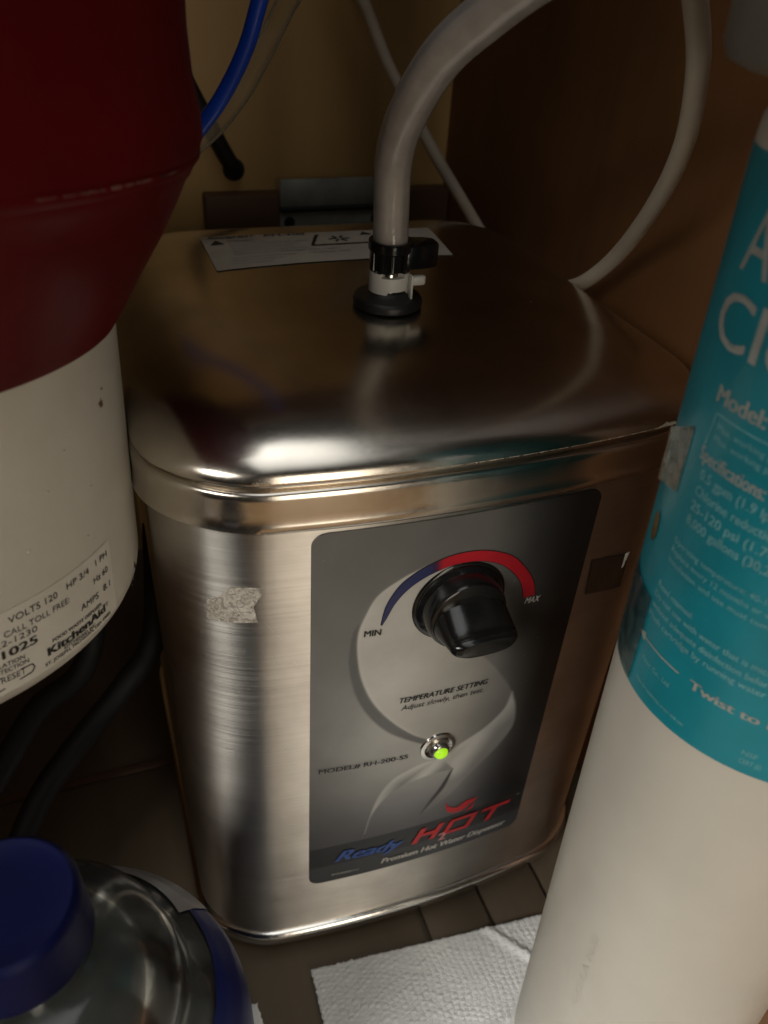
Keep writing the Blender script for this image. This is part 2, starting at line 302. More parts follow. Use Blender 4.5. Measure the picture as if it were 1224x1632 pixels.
# ---- printed control panel
PZ0, PZ1, PX = .0552, .2700, .056
def smooth(P, n=8): return [(v.x, v.y) for v in catmull([(a / 1000, b / 1000, 0) for a, b in P], n)]
def sdist(P, X, Z):
    """signed distance (negative inside) of points to a polygon"""
    P = np.array(P); d = np.full(X.shape, 1e9); ins = np.zeros(X.shape, bool); n = len(P)
    for i in range(n):
        ax, az = P[i]; bx, bz = P[(i + 1) % n]; ex, ez = bx - ax, bz - az; L = ex * ex + ez * ez + 1e-16
        t = np.clip(((X - ax) * ex + (Z - az) * ez) / L, 0, 1); d = np.minimum(d, (X - ax - t * ex) ** 2 + (Z - az - t * ez) ** 2)
        c = (az > Z) != (bz > Z); xi = ax + (Z - az) * ex / (ez if abs(ez) > 1e-12 else 1e-12); ins ^= c & (X < xi)
    d = np.sqrt(d); return np.where(ins, -d, d)
balloonL = [(-14.84, 249.14), (-22.36, 245.85), (-31.54, 239.14), (-35.88, 229.97), (-38.22, 221.38), (-38.18, 210.59), (-35.84, 195.89), (-30.4, 181.0), (-21.94, 167.49), (-11.94, 156.0), (-4.31, 149.92)]
balloonR = [(9.31, 137.7), (24.61, 147.56), (32.28, 156.58), (34.4, 166.0), (25.56, 181.99), (15, 196), (9.63, 201.52), (6, 212), (10, 236), (2, 249)]
bandO = [(-39.0, 226), (-40.38, 221.83), (-41.48, 211.32), (-41.2, 202.91), (-38.09, 187.59), (-32.18, 173.69), (-23.79, 161.51), (-15.25, 153.72), (-6.45, 147.22)]
leafRo = [(34.46, 166.64), (38.38, 154.09), (38.84, 141.57), (32.69, 129.65), (25.82, 121.42), (18.92, 112.94), (9.64, 101.22), (-2.17, 93.83)]
leafRi = [(34.46, 166.64), (32.28, 156.58), (24.61, 147.56), (15.16, 141.64), (4, 134.5), (-1, 129), (6, 125), (11.05, 123.12)]
tailL = [(11.05, 123.12), (8.46, 111.71), (4.08, 103.71), (-2.17, 93.83)]
leafLo = [(4, 134), (-4, 133.5), (-10.13, 131.5), (-19.33, 125.9), (-25.77, 112.79), (-29.95, 89.28)]
leafLi = [(-29.95, 89.28), (-27.51, 102.68), (-20.93, 114.5), (-12.82, 120.6), (-0.56, 123.3), (11.05, 123.12)]
def rise(a, b, v): t = np.clip((v - a) / (b - a), 0, 1); return t * t * (3 - 2 * t)
NX, NZ = 250, 500
tz = np.linspace(0, 1, NZ); zz = PZ0 + (PZ1 - PZ0) * tz; rc = .0055
half = np.array([PX - (rc - math.sqrt(max(0, rc * rc - max(0, rc - min(z - PZ0, PZ1 - z)) ** 2))) for z in zz])
X = np.linspace(-1, 1, NX)[None, :] * half[:, None]; Z = np.repeat(zz[:, None], NX, 1)
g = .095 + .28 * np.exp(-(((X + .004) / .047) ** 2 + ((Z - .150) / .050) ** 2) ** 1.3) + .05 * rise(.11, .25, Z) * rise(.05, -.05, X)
g *= 1 - .95 * rise(.010, .050, X) * (1 - .1 * rise(.2, .27, Z))  # right side darkened in the ink: print tone plus painted shade
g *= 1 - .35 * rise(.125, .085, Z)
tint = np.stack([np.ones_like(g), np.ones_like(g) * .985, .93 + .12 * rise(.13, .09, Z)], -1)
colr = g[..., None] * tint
def blend(sd, c, w=.0005, op=1.0):
    global colr
    a = np.clip(.5 - sd / (2 * w), 0, 1) * op; colr = colr * (1 - a[..., None]) + np.asarray(c) * a[..., None]
BO = smooth(bandO); BL = smooth(balloonL)
sdB = sdist(BO + BL[::-1][:-6], X, Z)
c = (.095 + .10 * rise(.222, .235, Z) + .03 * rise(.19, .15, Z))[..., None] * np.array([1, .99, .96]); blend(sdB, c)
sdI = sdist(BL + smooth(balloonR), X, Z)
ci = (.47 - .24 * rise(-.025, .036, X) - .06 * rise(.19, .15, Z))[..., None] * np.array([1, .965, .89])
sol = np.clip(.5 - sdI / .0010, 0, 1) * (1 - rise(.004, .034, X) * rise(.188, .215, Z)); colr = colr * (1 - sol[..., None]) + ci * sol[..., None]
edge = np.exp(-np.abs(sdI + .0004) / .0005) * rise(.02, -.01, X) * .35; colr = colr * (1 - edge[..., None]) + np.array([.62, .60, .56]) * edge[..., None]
LR = smooth(leafRi) + smooth(tailL)[1:] ; sdR = sdist(smooth(leafRo) + smooth(tailL)[::-1][1:] + smooth(leafRi)[::-1][1:], X, Z)
sdin = sdist(smooth(leafRi) + [(0, .140)], X, Z)
din = np.minimum(np.abs(sdist(smooth(leafRi), X, Z)), 1)
cr_ = (.56 - .30 * rise(0, .011, din) - .10 * rise(.11, .094, Z))[..., None] * np.array([1, .98, .93])
soft = .0006 + .0022 * rise(.028, .036, X) * 0
blend(sdR, cr_, .0008 , .8)
cres = smooth(tailL) + [(x - .0022 * math.sin(math.pi * min(1, max(0, (z - .0938) / .0293))) - .0006, z) for x, z in smooth(tailL)[::-1]]
blend(sdist(cres, X, Z), (.035, .035, .035), .0004)
sdL = sdist(smooth(leafLo) + smooth(leafLi)[1:], X, Z); dl = np.abs(sdist(smooth(leafLo) + [( .004, .134)], X, Z))
cl = (.54 - .36 * rise(0, .008, dl) * rise(.09, .11, Z) - .05 * rise(.11, .09, Z))[..., None] * np.array([1, .99, .95]); blend(sdL, cl, .0006, .85)
# dark title band and footer
blend(np.where((Z > .0688) & (Z < .0850), -1, 1) * np.minimum(np.abs(Z - .0688), np.abs(Z - .0850)), (.010, .010, .011), .0003)
blend(Z - .0688, (.040, .042, .046), .0003)
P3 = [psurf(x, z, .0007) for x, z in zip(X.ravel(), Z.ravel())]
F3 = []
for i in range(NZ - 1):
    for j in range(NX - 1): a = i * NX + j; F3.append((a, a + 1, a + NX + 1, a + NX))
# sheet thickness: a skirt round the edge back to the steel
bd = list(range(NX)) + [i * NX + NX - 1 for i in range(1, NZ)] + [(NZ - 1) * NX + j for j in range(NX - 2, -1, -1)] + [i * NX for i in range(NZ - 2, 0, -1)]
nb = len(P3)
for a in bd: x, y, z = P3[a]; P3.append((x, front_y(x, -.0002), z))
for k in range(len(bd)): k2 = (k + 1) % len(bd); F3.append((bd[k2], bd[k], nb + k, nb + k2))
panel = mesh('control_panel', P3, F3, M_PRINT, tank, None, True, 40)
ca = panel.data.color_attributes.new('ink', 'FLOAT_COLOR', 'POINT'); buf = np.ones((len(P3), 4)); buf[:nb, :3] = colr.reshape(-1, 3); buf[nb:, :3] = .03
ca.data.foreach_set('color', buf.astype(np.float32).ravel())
# dial arc: black outline strip, ink strip over it
arcO = [(-29.9, 224.19), (-28.3, 233.49), (-24.0, 241.93), (-18.55, 246.89), (-12.96, 249.95), (-5.3, 252.52), (2.73, 252.94), (11.26, 251.28), (20.58, 246.65), (27.44, 239.27), (32.35, 231.47), (34.74, 223.44)]
arcI = [(-29.7, 224.0), (-28.0, 227.6), (-25.2, 234.15), (-20.93, 239.8), (-15.39, 244.0), (-9.67, 246.6), (-2.8, 248.2), (5.45, 247.9), (12.03, 246.0), (17.93, 242.6), (23.92, 236.5), (27.64, 230.15), (29.41, 223.2)]
def resample(P, n):
    P = np.array(smooth(P, 12)); d = np.r_[0, np.cumsum(np.hypot(*np.diff(P, axis=0).T))]; t = np.linspace(0, d[-1], n); return np.stack([np.interp(t, d, P[:, 0]), np.interp(t, d, P[:, 1])], 1)
def strip(name, A, Bp, lift, material, parent, cols=None):
    n = len(A); V = [psurf(*p, lift) for p in A] + [psurf(*p, lift) for p in Bp]; F = [(i, i + 1, n + i + 1, n + i) for i in range(n - 1)]
    o = mesh(name, V, F, material, parent, None, False)
    if cols is not None:
        at = o.data.color_attributes.new('ink', 'FLOAT_COLOR', 'POINT'); bb = np.ones((2 * n, 4)); bb[:n, :3] = cols; bb[n:, :3] = cols; at.data.foreach_set('color', bb.astype(np.float32).ravel())
    return o
NA = 120; A_ = resample(arcO, NA); B_ = resample(arcI, NA)
w = B_ - A_; L = np.linalg.norm(w, axis=1)[:, None] + 1e-9; wn = w / L
strip('arc_outline', A_ - wn * .00035, B_ + wn * .00035, .00085, M_INKBLK, panel)
t = np.linspace(0, 1, NA); k0 = .37
bl, rd = np.array([.022, .028, .10]), np.array([.42, .010, .020])
mixf = rise(k0 - .02, k0 + .035, t)[:, None]; cols = bl * (1 - mixf) + rd * mixf; cols *= (1 - .5 * np.exp(-((t - k0) / .02) ** 2))[:, None]
kk = int(NA * k0)
strip('blue_arc', A_[:kk + 1], B_[:kk + 1], .00100, M_INKP, panel, cols[:kk + 1])
strip('red_arc', A_[kk:], B_[kk:], .00100, M_INKP, panel, cols[kk:])
PT = lambda b_, p0, p1, h, m, **k: text(b_, psurf, (p0[0] / 1000, p0[1] / 1000), (p1[0] / 1000, p1[1] / 1000), h / 1000, m, panel, lift=.00105, **k)
PT('MIN', (-36.3, 219.6), (-29.7, 219.3), 3.1, M_INKBLK, bold=.02)
PT('MAX', (30.4, 219.9), (37.6, 219.4), 3.1, M_INKWHT, bold=.02, shear=.25)
PT('TEMPERATURE SETTING', (-19.5, 178.0), (20.6, 177.3), 3.0, M_INKBLK, bold=.025, shear=.22)
PT('Adjust slowly, then test.', (-18.4, 173.2), (19.1, 172.7), 3.0, M_INKBLK, shear=.22)
PT('MODEL# RH-200-SS', (-52.5, 142.0), (-12.7, 140.2), 2.8, M_INKBLK, bold=.018)
PT('Ready', (-44.0, 71.8), (-9.6, 70.2), 8.0, M_INKBLU, bold=.035, shear=.45)
PT('2', (9.0, 66.3), (13.4, 66.2), 6.0, mat('pink_ink', (.60, .28, .28), .5, var=(200, .1)), bold=.03)
PT('Premium Hot Water Dispenser', (-20.4, 60.6), (48.4, 60.2), 4.0, M_INKWHT, bold=.03, shear=.28)
PT('SP-RH200SS-V11', (-45.3, 60.2), (-31.8, 59.8), 1.5, M_INKWHT, shear=.2)
PT('TM', (51.2, 83.0), (53.2, 83.0), 1.1, M_INKWHT)
def ink_poly(name, loops, material, lift=.00105, parent=panel):
    V = []; F = []
    for Lp in loops:
        bm = bmesh.new(); vs = [bm.verts.new((a, b_, 0)) for a, b_ in Lp]; bm.faces.new(vs); r_ = bmesh.ops.triangulate(bm, faces=bm.faces[:]); bm.verts.index_update()
        o0 = len(V); V += [psurf(v.co.x / 1000, v.co.y / 1000, lift) for v in bm.verts]; F += [tuple(o0 + v.index for v in f.verts) for f in bm.faces]; bm.free()
    return mesh(name, V, F, material, parent, None, False)
# angular H O T in slanted bars (mm, sheared)
def sh(pts, x0, z0=70): return [(x0 + x + (z) * .42, z0 + z) for x, z in pts]
def bar(x0, a, b_, c, d): return sh([(a, b_), (c, b_), (c, d), (a, d)], x0)
H = 11.2
ink_poly('logo_letter', [bar(-5.6, 0, 0, 3.2, H), bar(-5.6, 3.0, 4.6, 9.6, 7.0), bar(-5.6, 9.4, 0, 12.4, H)], M_INKRED)
ink_poly('logo_letter', [bar(10.4, 0, 0, 2.8, H), bar(10.4, 2.6, 0, 12.4, 2.2), bar(10.4, 2.6, H - 2.2, 12.4, H), bar(10.4, 12.2, 0, 15.0, H)], M_INKRED)
ink_poly('logo_letter', [bar(28.0, 0, H - 2.3, 16.0, H), bar(28.0, 6.4, 0, 9.4, H - 2.1)], M_INKRED)
def flame(pts): return [(p[0], p[1]) for p in pts]
ink_poly('logo_flame', [flame([(9.8, 97.8), (12.2, 93.4), (15.6, 91.0), (20.5, 90.8), (24.2, 92.6), (22.6, 88.6), (19.0, 86.6), (14.6, 87.2), (11.4, 90.2)]),
                        flame([(17.0, 90.0), (20.6, 93.8), (27.6, 94.2), (25.2, 91.0), (21.4, 89.4)]), flame([(22.0, 84.6), (25.6, 86.0), (26.4, 90.4), (24.2, 87.6)])], M_INKRED)
# ---- knob: skirt, collar and oval grip
KN = Vector((.0008, front_y(.0008) - .0005, .2292)); OUT = (0, -1, 0)
knob = lathe('knob', KN, OUT, [(.0172, .0005), (.0177, .0010), (.0176, .0018), (.0168, .0026), (.0160, .0032), (.0158, .0045), (.0157, .0082), (.0152, .0094), (.0140, .0099), (.003, .0100)], M_BLACK, tank, n=96, sharp=30)
rs = []
for k in range(21):
    h = .0050 + .0200 * k / 20; tt = k / 20
    if k >= 18: sq = [0, .985, .93, .80][k - 17]
    else: sq = 1
    a_ = (.0152 - .0024 * tt) * sq
    b_ = (.0044 + .0070 * max(0, 1 - tt * 1.25) ** 1.2) * sq
    ring = []
    for j in range(56):
        t_ = 2 * math.pi * j / 56; cx_, sz_ = math.cos(t_), math.sin(t_)
        ring.append((KN.x + .0005 + math.copysign(abs(cx_) ** .75, cx_) * a_, KN.y - h, KN.z - .0008 + math.copysign(abs(sz_) ** .8, sz_) * b_ + .035 * cx_ * a_))
    rs.append(ring)
V, F = rings(rs, True, False, True); mesh('grip', V, F, M_BLACK, knob, None, True, 35)
lathe('dial_ring', KN - Vector((0, .0, .0)), OUT, [(.0188, -.0002), (.0190, .0004), (.0184, .0009), (.0174, .0010)], M_BLACK, knob, n=80)
# ---- indicator light: bezel cone, socket, glowing lens
LD = Vector((.0012, front_y(.0012) - .0006, .1432))
bez = lathe('indicator_light', LD, OUT, [(.0086, .0000), (.0082, .0009), (.0066, .0012), (.0052, .0002), (.0046, -.0001)], M_CHROME, tank, n=64, cap1=False)
lathe('socket', LD, OUT, [(.0050, -.0002), (.0049, .0018), (.0044, .0032), (.0037, .0040), (.0032, .0041)], mat('smoky_metal', (.34, .33, .30), .16, .9, var=(100, .1)), bez, n=48, cap1=False)
lathe('lens', LD, OUT, [(.0032, .0034), (.0032, .0042), (.0028, .0051), (.0019, .0057), (.0009, .0059), (.0002, .0060)], M_LED, bez, n=40)
def ltop(x, y, lift):   # height of the domed lid over a point, from its distance to the rim
    d = min(HW - abs(x - CX), y - Y0, Y1 - y) + .0024
    return (x, y, float(np.interp(d, [0, .0115, .016, .021, .027, .034, .042, .052, .066, .084, .104], [.295, .3028, .3045, .3059, .3072, .3083, .3092, .3100, .3106, .3111, .3114])) + lift + .0003)
# ---- wear on the steel: dust caught in the lid's groove, hair scratches, finger marks
def specks(name, pts, size, material, parent):
    V = []; F = []
    for (x, y, z), nrm in pts:
        n_ = Vector(nrm).normalized(); a = n_.orthogonal().normalized(); b_ = n_.cross(a); k = len(V); r0 = size * (.4 + random.random()); t0 = random.random() * 6
        for q in range(4): V.append(tuple(Vector((x, y, z)) + n_ * .00006 + (a * math.cos(t0 + q * 1.57) + b_ * math.sin(t0 + q * 1.57)) * r0 * (.6 + .7 * random.random())))
        F.append((k, k + 1, k + 2, k + 3))
    o = mesh(name, V, F, material, parent, None, False); o['kind'] = 'stuff'; return o
M_DUST = mat('pale_dust', (.40, .33, .24), .9, var=(300, .3))
pts = []
for _ in range(3200):
    x = -.075 + .17 * random.random() ** .8; h = abs(random.gauss(0, .00055)); y = bulge(x, Y0 - .0024 + h * .45)
    pts.append(((x, y, .2926 + h), (0, -1, .35)))
specks('dust_line', pts, .00024, M_DUST, lid)
pts = [(ltop(x, y, -.0002), (0, 0, 1)) for x, y in [(random.uniform(-.09, .09), random.uniform(.012, .20)) for _ in range(150)]]
specks('dust', pts, .00014, M_DUST, lid)
specks('dust', [(psurf(x, z, .0008), (0, -1, 0)) for x, z in [(random.uniform(-.053, .05), random.uniform(.06, .268)) for _ in range(90)]], .00016, M_DUST, panel)
def scratch(name, path, w_, surf, lift, material, parent):
    V = []; F = []
    for i, (u, v) in enumerate(path):
        a = Vector(path[max(i - 1, 0)]); b_ = Vector(path[min(i + 1, len(path) - 1)]); t_ = (b_ - a).normalized(); n_ = (-t_.y, t_.x); ww = w_ * math.sin(math.pi * (i + .3) / (len(path) - .4))
        for q in (-1, 1): V.append(surf(u + n_[0] * ww * q, v + n_[1] * ww * q, lift))
    for i in range(len(path) - 1): F.append((2 * i, 2 * i + 2, 2 * i + 3, 2 * i + 1))
    return V, F
def scratches(name, defs, surf, lift, material, parent):
    V = []; F = []
    for u, v, a, L_, bend, w_ in defs:
        pth = []
        for i in range(7):
            t_ = i / 6 - .5; aa = a + bend * t_; pth.append((u + math.cos(aa) * L_ * t_, v + math.sin(aa) * L_ * t_))
        v_, f_ = scratch(name, pth, w_, surf, lift, material, parent); k = len(V); V += v_; F += [tuple(k + q for q in f) for f in f_]
    o = mesh(name, V, F, material, parent, None, False); o['kind'] = 'stuff'; return o
M_SCR = mat('bright_scratch', (.85, .82, .76), .34, 1, bump=(500, .2))
body_ = [o for o in tank.children if o.name.startswith('body')][0]
scratches('scratches', [(random.uniform(-.085, -.060), random.uniform(.03, .25), random.choice([.2, -.3, 1.2, 2.0, .9]) + random.uniform(-.3, .3), random.uniform(.004, .014), random.uniform(-.6, .6), .00005) for _ in range(34)], psurf, .00006, M_SCR, body_)
scratches('scratches', [(random.uniform(-.05, .09), random.uniform(.022, .050), random.uniform(-.3, .3), random.uniform(.004, .012), random.uniform(-.5, .5), .00005) for _ in range(18)], psurf, .00006, M_SCR, body_)
scratches('scratches', [(-.030 + random.gauss(0, .009), .006 + random.random() * .006, 1.3 + random.uniform(-.5, .5), random.uniform(.003, .008), random.uniform(-1.2, 1.2), .00007) for _ in range(20)], ltop, -.00022, M_SCR, lid)
# ---- sticker on the lid
def sheetq(name, corners, surf, lift, material, parent, n=16, m=10):
    V = []; F = []
    for i in range(m + 1):
        for j in range(n + 1):
            u, v = j / n, i / m; a = Vector(corners[0]).lerp(Vector(corners[1]), u); b_ = Vector(corners[3]).lerp(Vector(corners[2]), u); p = a.lerp(b_, v); V.append(surf(p.x, p.y, lift))
    for i in range(m):
        for j in range(n): a = i * (n + 1) + j; F.append((a, a + 1, a + n + 2, a + n + 1))
    return mesh(name, V, F, material, parent, None, True)
M_STK = mat('dull_paper_sticker', (.40, .36, .30), .6, var=(50, .12), bump=(300, .1))
sk = sheetq('warning_label', [(-.060, .134), (.050, .134), (.055, .178), (-.060, .181)], ltop, .0001, M_STK, tank)
LT = lambda b_, p0, p1, h, m, **k: text(b_, ltop, p0, p1, h, m, sk, lift=.0004, **k)
LT('ReadyHOT', (-.057, .1755), (-.034, .1755), .0035, M_INKBLK, bold=.03, shear=.3)
LT('RH-200', (-.030, .1755), (-.010, .1755), .0034, M_INKBLK, bold=.02)
LT('WARNING', (-.049, .1690), (-.036, .1690), .0026, M_INKGRY, bold=.02)
for i in range(5): LT('Read all instructions before use. Keep water supply on.', (-.049, .1648 - i * .0036), (-.012 - (i % 3) * .004, .1648 - i * .0036), .0017, M_INKGRY)
for i in range(3): LT('Water may be very hot. Fill tank before power', (-.052, .1455 - i * .0034), (-.022 - i * .006, .1455 - i * .0034), .0017, M_INKGRY)
LT('120V  60Hz  1300W', (-.022, .1500), (.000, .1500), .0022, M_INKGRY)
LT('CAUTION HOT', (-.016, .1455), (.004, .1455), .0022, M_INKGRY)
def lpoly(L_, m): 
    V = [ltop(a, b_, .0004) for a, b_ in L_]; return mesh('symbol', V, [tuple(range(len(V)))], m, sk, None, False)
lpoly([(-.0572, .1660), (-.0508, .1660), (-.0540, .1722)], M_INKBLK)
lpoly([(-.012, .1575), (-.0105, .1575), (-.0040, .1735), (-.0060, .1735)], M_INKBLK); lpoly([(-.012, .1560), (.018, .1560), (.018, .1574), (-.012, .1574)], M_INKBLK)
for q in range(6):
    a = q * math.pi / 3; c0 = (.004, .1655); lpoly([(c0[0] + .0052 * math.cos(a - .13), c0[1] + .0050 * math.sin(a - .13)), (c0[0] + .0052 * math.cos(a + .13), c0[1] + .0050 * math.sin(a + .13)), (c0[0] + .0014 * math.cos(a + .4), c0[1] + .0014 * math.sin(a + .4)), (c0[0] + .0014 * math.cos(a - .4), c0[1] + .0014 * math.sin(a - .4))], M_INKBLK)
lpoly([(.016, .1700), (.022, .1700), (.019, .1755)], M_INKBLK)
# ---- outlet: grommet, steel stub
HB = Vector((-.0012, .0826, .3115))
lathe('grommet', HB, (0, 0, 1), [(.0120, -.0008), (.0137, .0002), (.0139, .0022), (.0132, .0034), (.0118, .0040), (.0090, .0044), (.0072, .0060)], M_BLACKM, tank, n=72)
lathe('outlet_pipe', HB, (0, 0, 1), [(.0054, -.001), (.0054, .022), (.0050, .0225)], M_CHROME, tank, n=48)
# ------------------------------------------------------------------ hose clamp (black) with its lever
ca_ = thing('hose_clamp', (HB.x, HB.y, .3275), 'black plastic hose clamp with ribbed side gripping foot of clear hose', 'hose clamp')
CB = HB + Vector((.0002, .0004, 0))
def ribbed():
    rs = []; n = 128; H_ = [(.0066, .0140), (.0080, .0140), (.0080, .0143), (.0080, .0208), (.0082, .0212), (.0087, .0217), (.0087, .0247), (.0084, .0252), (.0070, .0252), (.0069, .0235)]
    for i, (r, h) in enumerate(H_):
        ring = []
        for k in range(n):
            t_ = 2 * math.pi * k / n; deg = math.degrees(t_) % 360
            rr = r
            if 2 <= i <= 3 and 195 < deg < 262: rr = r - (.0007 if (deg // 6) % 2 else 0)
            if 1 <= i <= 3 and 262 <= deg <= 292: rr = r - .0017
            ring.append((CB.x + rr * math.cos(t_), CB.y + rr * math.sin(t_), CB.z + h))
        rs.append(ring)
    return rings(rs, True, False, False)
V, F = ribbed(); mesh('band', V, F, M_BLACK, ca_, None, True, 25)
def prism(name, poly, z0, z1, material, parent, rotz=0, origin=(0, 0), bev=.0006, loc=None):
    bm = bmesh.new(); vs = [bm.verts.new((a, b_, z0)) for a, b_ in poly]; f = bm.faces.new(vs)
    ex = bmesh.ops.extrude_face_region(bm, geom=[f]); 
    for v in ex['geom']:
        if isinstance(v, bmesh.types.BMVert): v.co.z = z1
    bmesh.ops.recalc_face_normals(bm, faces=bm.faces[:])
    if bev: bmesh.ops.bevel(bm, geom=bm.edges[:], offset=bev, segments=2, affect='EDGES', profile=.5)
    bm.verts.index_update(); cr_, sr_ = math.cos(rotz), math.sin(rotz)
    V = [(origin[0] + v.co.x * cr_ - v.co.y * sr_, origin[1] + v.co.x * sr_ + v.co.y * cr_, v.co.z) for v in bm.verts]; F = [[v.index for v in f.verts] for f in bm.faces]; bm.free()
    return mesh(name, V, F, material, parent, loc, True, 35)
prism('lever', [(.0040, -.0066), (.0110, -.0062), (.0165, -.0054), (.0188, -.0036), (.0188, .0026), (.0150, .0048), (.0050, .0070)], CB.z + .0146, CB.z + .0242, M_BLACK, ca_, 0, (CB.x, CB.y), .0012)
# ------------------------------------------------------------------ small white clip under the clamp
cl_ = thing('tube_clip', (HB.x, HB.y, .317), 'small pale grey plastic clip with rounded tab, on steel pipe below black clamp', 'clip')
def clipband():
    n = 80; rs = []
    for r, hk in ((.0056, 0), (.0079, 0), (.0079, 1), (.0056, 1), (.0056, 0)):
        ring = []
        for k in range(n + 1):
            t_ = R(168) + R(215) * k / n; d_ = math.degrees(t_)
            lo = .0070
            if d_ < 235: lo = .0030 + .0010 * math.sin((d_ - 168) / 67 * math.pi)
            elif d_ < 250: lo = .0030 + (d_ - 235) / 15 * .0040
            elif d_ > 318: lo = .0035
            hi = .0136 if (d_ < 225 or d_ > 300) else .0122
            ring.append((CB.x + r * math.cos(t_), CB.y + r * math.sin(t_), CB.z + (lo if hk == 0 else hi)))
        rs.append(ring)
    V = [p for r in rs for p in r]; m = n + 1; F = []
    for i in range(4):
        for k in range(n): F.append((i * m + k, i * m + k + 1, (i + 1) * m + k + 1, (i + 1) * m + k))
    return V, F
V, F = clipband(); mesh('clip_band', V, F, M_CLIP, cl_, None, True, 30)
prism('tab', [(.0070, -.0078), (.0116, -.0078), (.0126, -.0072), (.0130, -.0062), (.0126, -.0052), (.0116, -.0046), (.0070, -.0046)], CB.z + .0090, CB.z + .0126, M_CLIP, cl_, 0, (CB.x, CB.y), .0008)
box('fin', (CB.x + .0062, CB.y - .0085, CB.z + .0025), (CB.x + .0071, CB.y - .0030, CB.z + .0132), M_CLIP, cl_, bev=.0003)
# ------------------------------------------------------------------ clear hose
hp = [(-.0011, .0829, .3335), (-.0016, .0832, .3440), (-.0042, .0770, .3680), (-.0048, .0630, .3862), (-.0019, .0479, .4026), (.0040, .0331, .4147), (.0097, .0161, .4255), (.0169, .0005, .4331), (.034, -.02, .440)]
ho = tag(tube('clear_hose', hp, .0068, M_HOSE, loc=hp[0], n=40, steps=14), 'thick milky clear vinyl hose curving up from the tank lid to upper right', 'hose')
bore = tube('bore', hp, .0045, M_BORE, ho, n=32, steps=14)
tube('inner_tube', [hp[0], (-.0016, .0834, .3450), (-.0028, .0810, .3550), (-.0036, .0785, .3620)], .0036, mat('inner_hose_end', (.62, .58, .54), .4, var=(60, .1)), ho, n=28)
hc = [Vector(p) for p in hp]
for k, (i, u, dx, dz, rr) in enumerate([(2, .2, .1, -1, .0011), (2, .55, -.3, -1, .0008), (2, .9, .2, -1, .0009), (3, .4, 0, -1, .0012), (1, .6, .3, -1, .0007), (4, .3, .2, -1, .0008), (1, .9, -.4, -1, .0006)]):
    p = hc[i].lerp(hc[i + 1], u) + Vector((dx * .0035, -.0036, 0))
    lathe('water_drop', p, (0, -1, .3), [(.0001, -rr * .3), (rr * .8, -rr * .2), (rr, 0), (rr * .7, rr * .4), (.0001, rr * .55)], M_GREYP, ho, n=12)
# ------------------------------------------------------------------ disposer (left)
DD = (.0406, .0837, 1); DO = (-.1915, -.0233, 0); dd, da, db = frame(DD); DOv = Vector(DO)
def dsurf(s, z, lift, r=.07): th = s / r; return tuple(DOv + dd * z + (da * math.sin(th) - db * math.cos(th)) * (r + lift))
disp = thing('food_waste_disposer', tuple(DOv + dd * .279), 'hanging kitchen waste disposer with dark red top and white enamel lower housing', 'waste disposer')
lathe('motor_housing', DO, DD, [(.030, .2745), (.058, .2745), (.0655, .2757), (.0683, .2775), (.0695, .2800), (.0700, .2830), (.0700, .320), (.0700, .3535)], M_WHITEP, disp, n=160)
uh = lathe('upper_housing', DO, DD, [(.0690, .3530), (.0708, .3532), (.0716, .3545), (.0732, .3570), (.0780, .3655), (.0840, .3755), (.0880, .3835), (.0900, .3880), (.0910, .3890), (.0926, .3925), (.0938, .3962), (.0936, .4010), (.0922, .4080), (.0914, .4180), (.0914, .52)], M_RED, disp, n=180)
lathe('seam_ring', DO, DD, [(.0915, .3905), (.0924, .3914), (.0930, .3922), (.0932, .3930), (.0930, .3936)], M_RED, disp, n=160, cap0=False, cap1=False)
M_SCUFF = mat('scuffed_edge', (.15, .060, .050), .5, var=(160, .8), bump=(300, .5))
for s0, s1, hw_ in ((.0590, .0628, .00012), (.0640, .0668, .00014), (.0675, .0735, .0002), (.0750, .0780, .0003), (.0788, .0812, .0003), (.0820, .0872, .0003), (.0905, .0925, .0003), (.0935, .0985, .0002)):
    V = []; F = []; k_ = 10
    for i in range(k_ + 1):
        s_ = s0 + (s1 - s0) * i / k_; w_ = hw_ * (.4 + .9 * random.random()); c_ = .3929 + .00012 * math.sin(i * 1.7)
        for q in (-1, 1): V.append(dsurf(s_, c_ + q * w_, .0934 - .0903 + .0001, .0903))
    for i in range(k_): F.append((2 * i, 2 * i + 2, 2 * i + 3, 2 * i + 1))
    mesh('scuff', V, F, M_SCUFF, disp, None, False)
dlab = []
def cyl_sheet(name, pts_s, zlo, zhi, surf, lift, material, parent, ns=60):
    s0, s1 = pts_s; V = []; F = []
    for k in range(ns + 1):
        s = s0 + (s1 - s0) * k / ns; V += [surf(s, zlo(s) if callable(zlo) else zlo, lift), surf(s, zhi(s) if callable(zhi) else zhi, lift)]
    for k in range(ns): F.append((2 * k, 2 * k + 2, 2 * k + 3, 2 * k + 1))
    return mesh(name, V, F, material, parent, None, True)
rl = cyl_sheet('rating_label', (-.02, .0745), .2812, .3032, dsurf, .00012, M_LABELW, disp)
DT = lambda b_, p0, p1, h, **k: text(b_, dsurf, (p0[0] / 1000, p0[1] / 1000), (p1[0] / 1000, p1[1] / 1000), h / 1000, M_INKBLK, rl, lift=.00028, **k)
DT('VOLTS 120', (40.0, 299.7), (53.2, 299.3), 1.75, bold=.004)
DT('HP 3/4', (56.2, 299.5), (64.3, 299.3), 1.75, bold=.004)
DT('1 PH', (67.2, 299.5), (72.5, 299.3), 1.75, bold=.004)
DT('Hz 60', (65.6, 295.0), (72.1, 294.8), 1.75, bold=.004)
DT('CALL TOLL FREE:', (38.4, 296.5), (56.5, 295.7), 1.6)
DT('1-800-422-1230', (26.0, 295.0), (46.4, 293.8), 1.6)
DT('AMPS', (59.7, 290.6), (66.7, 290.1), 1.75, bold=.004)
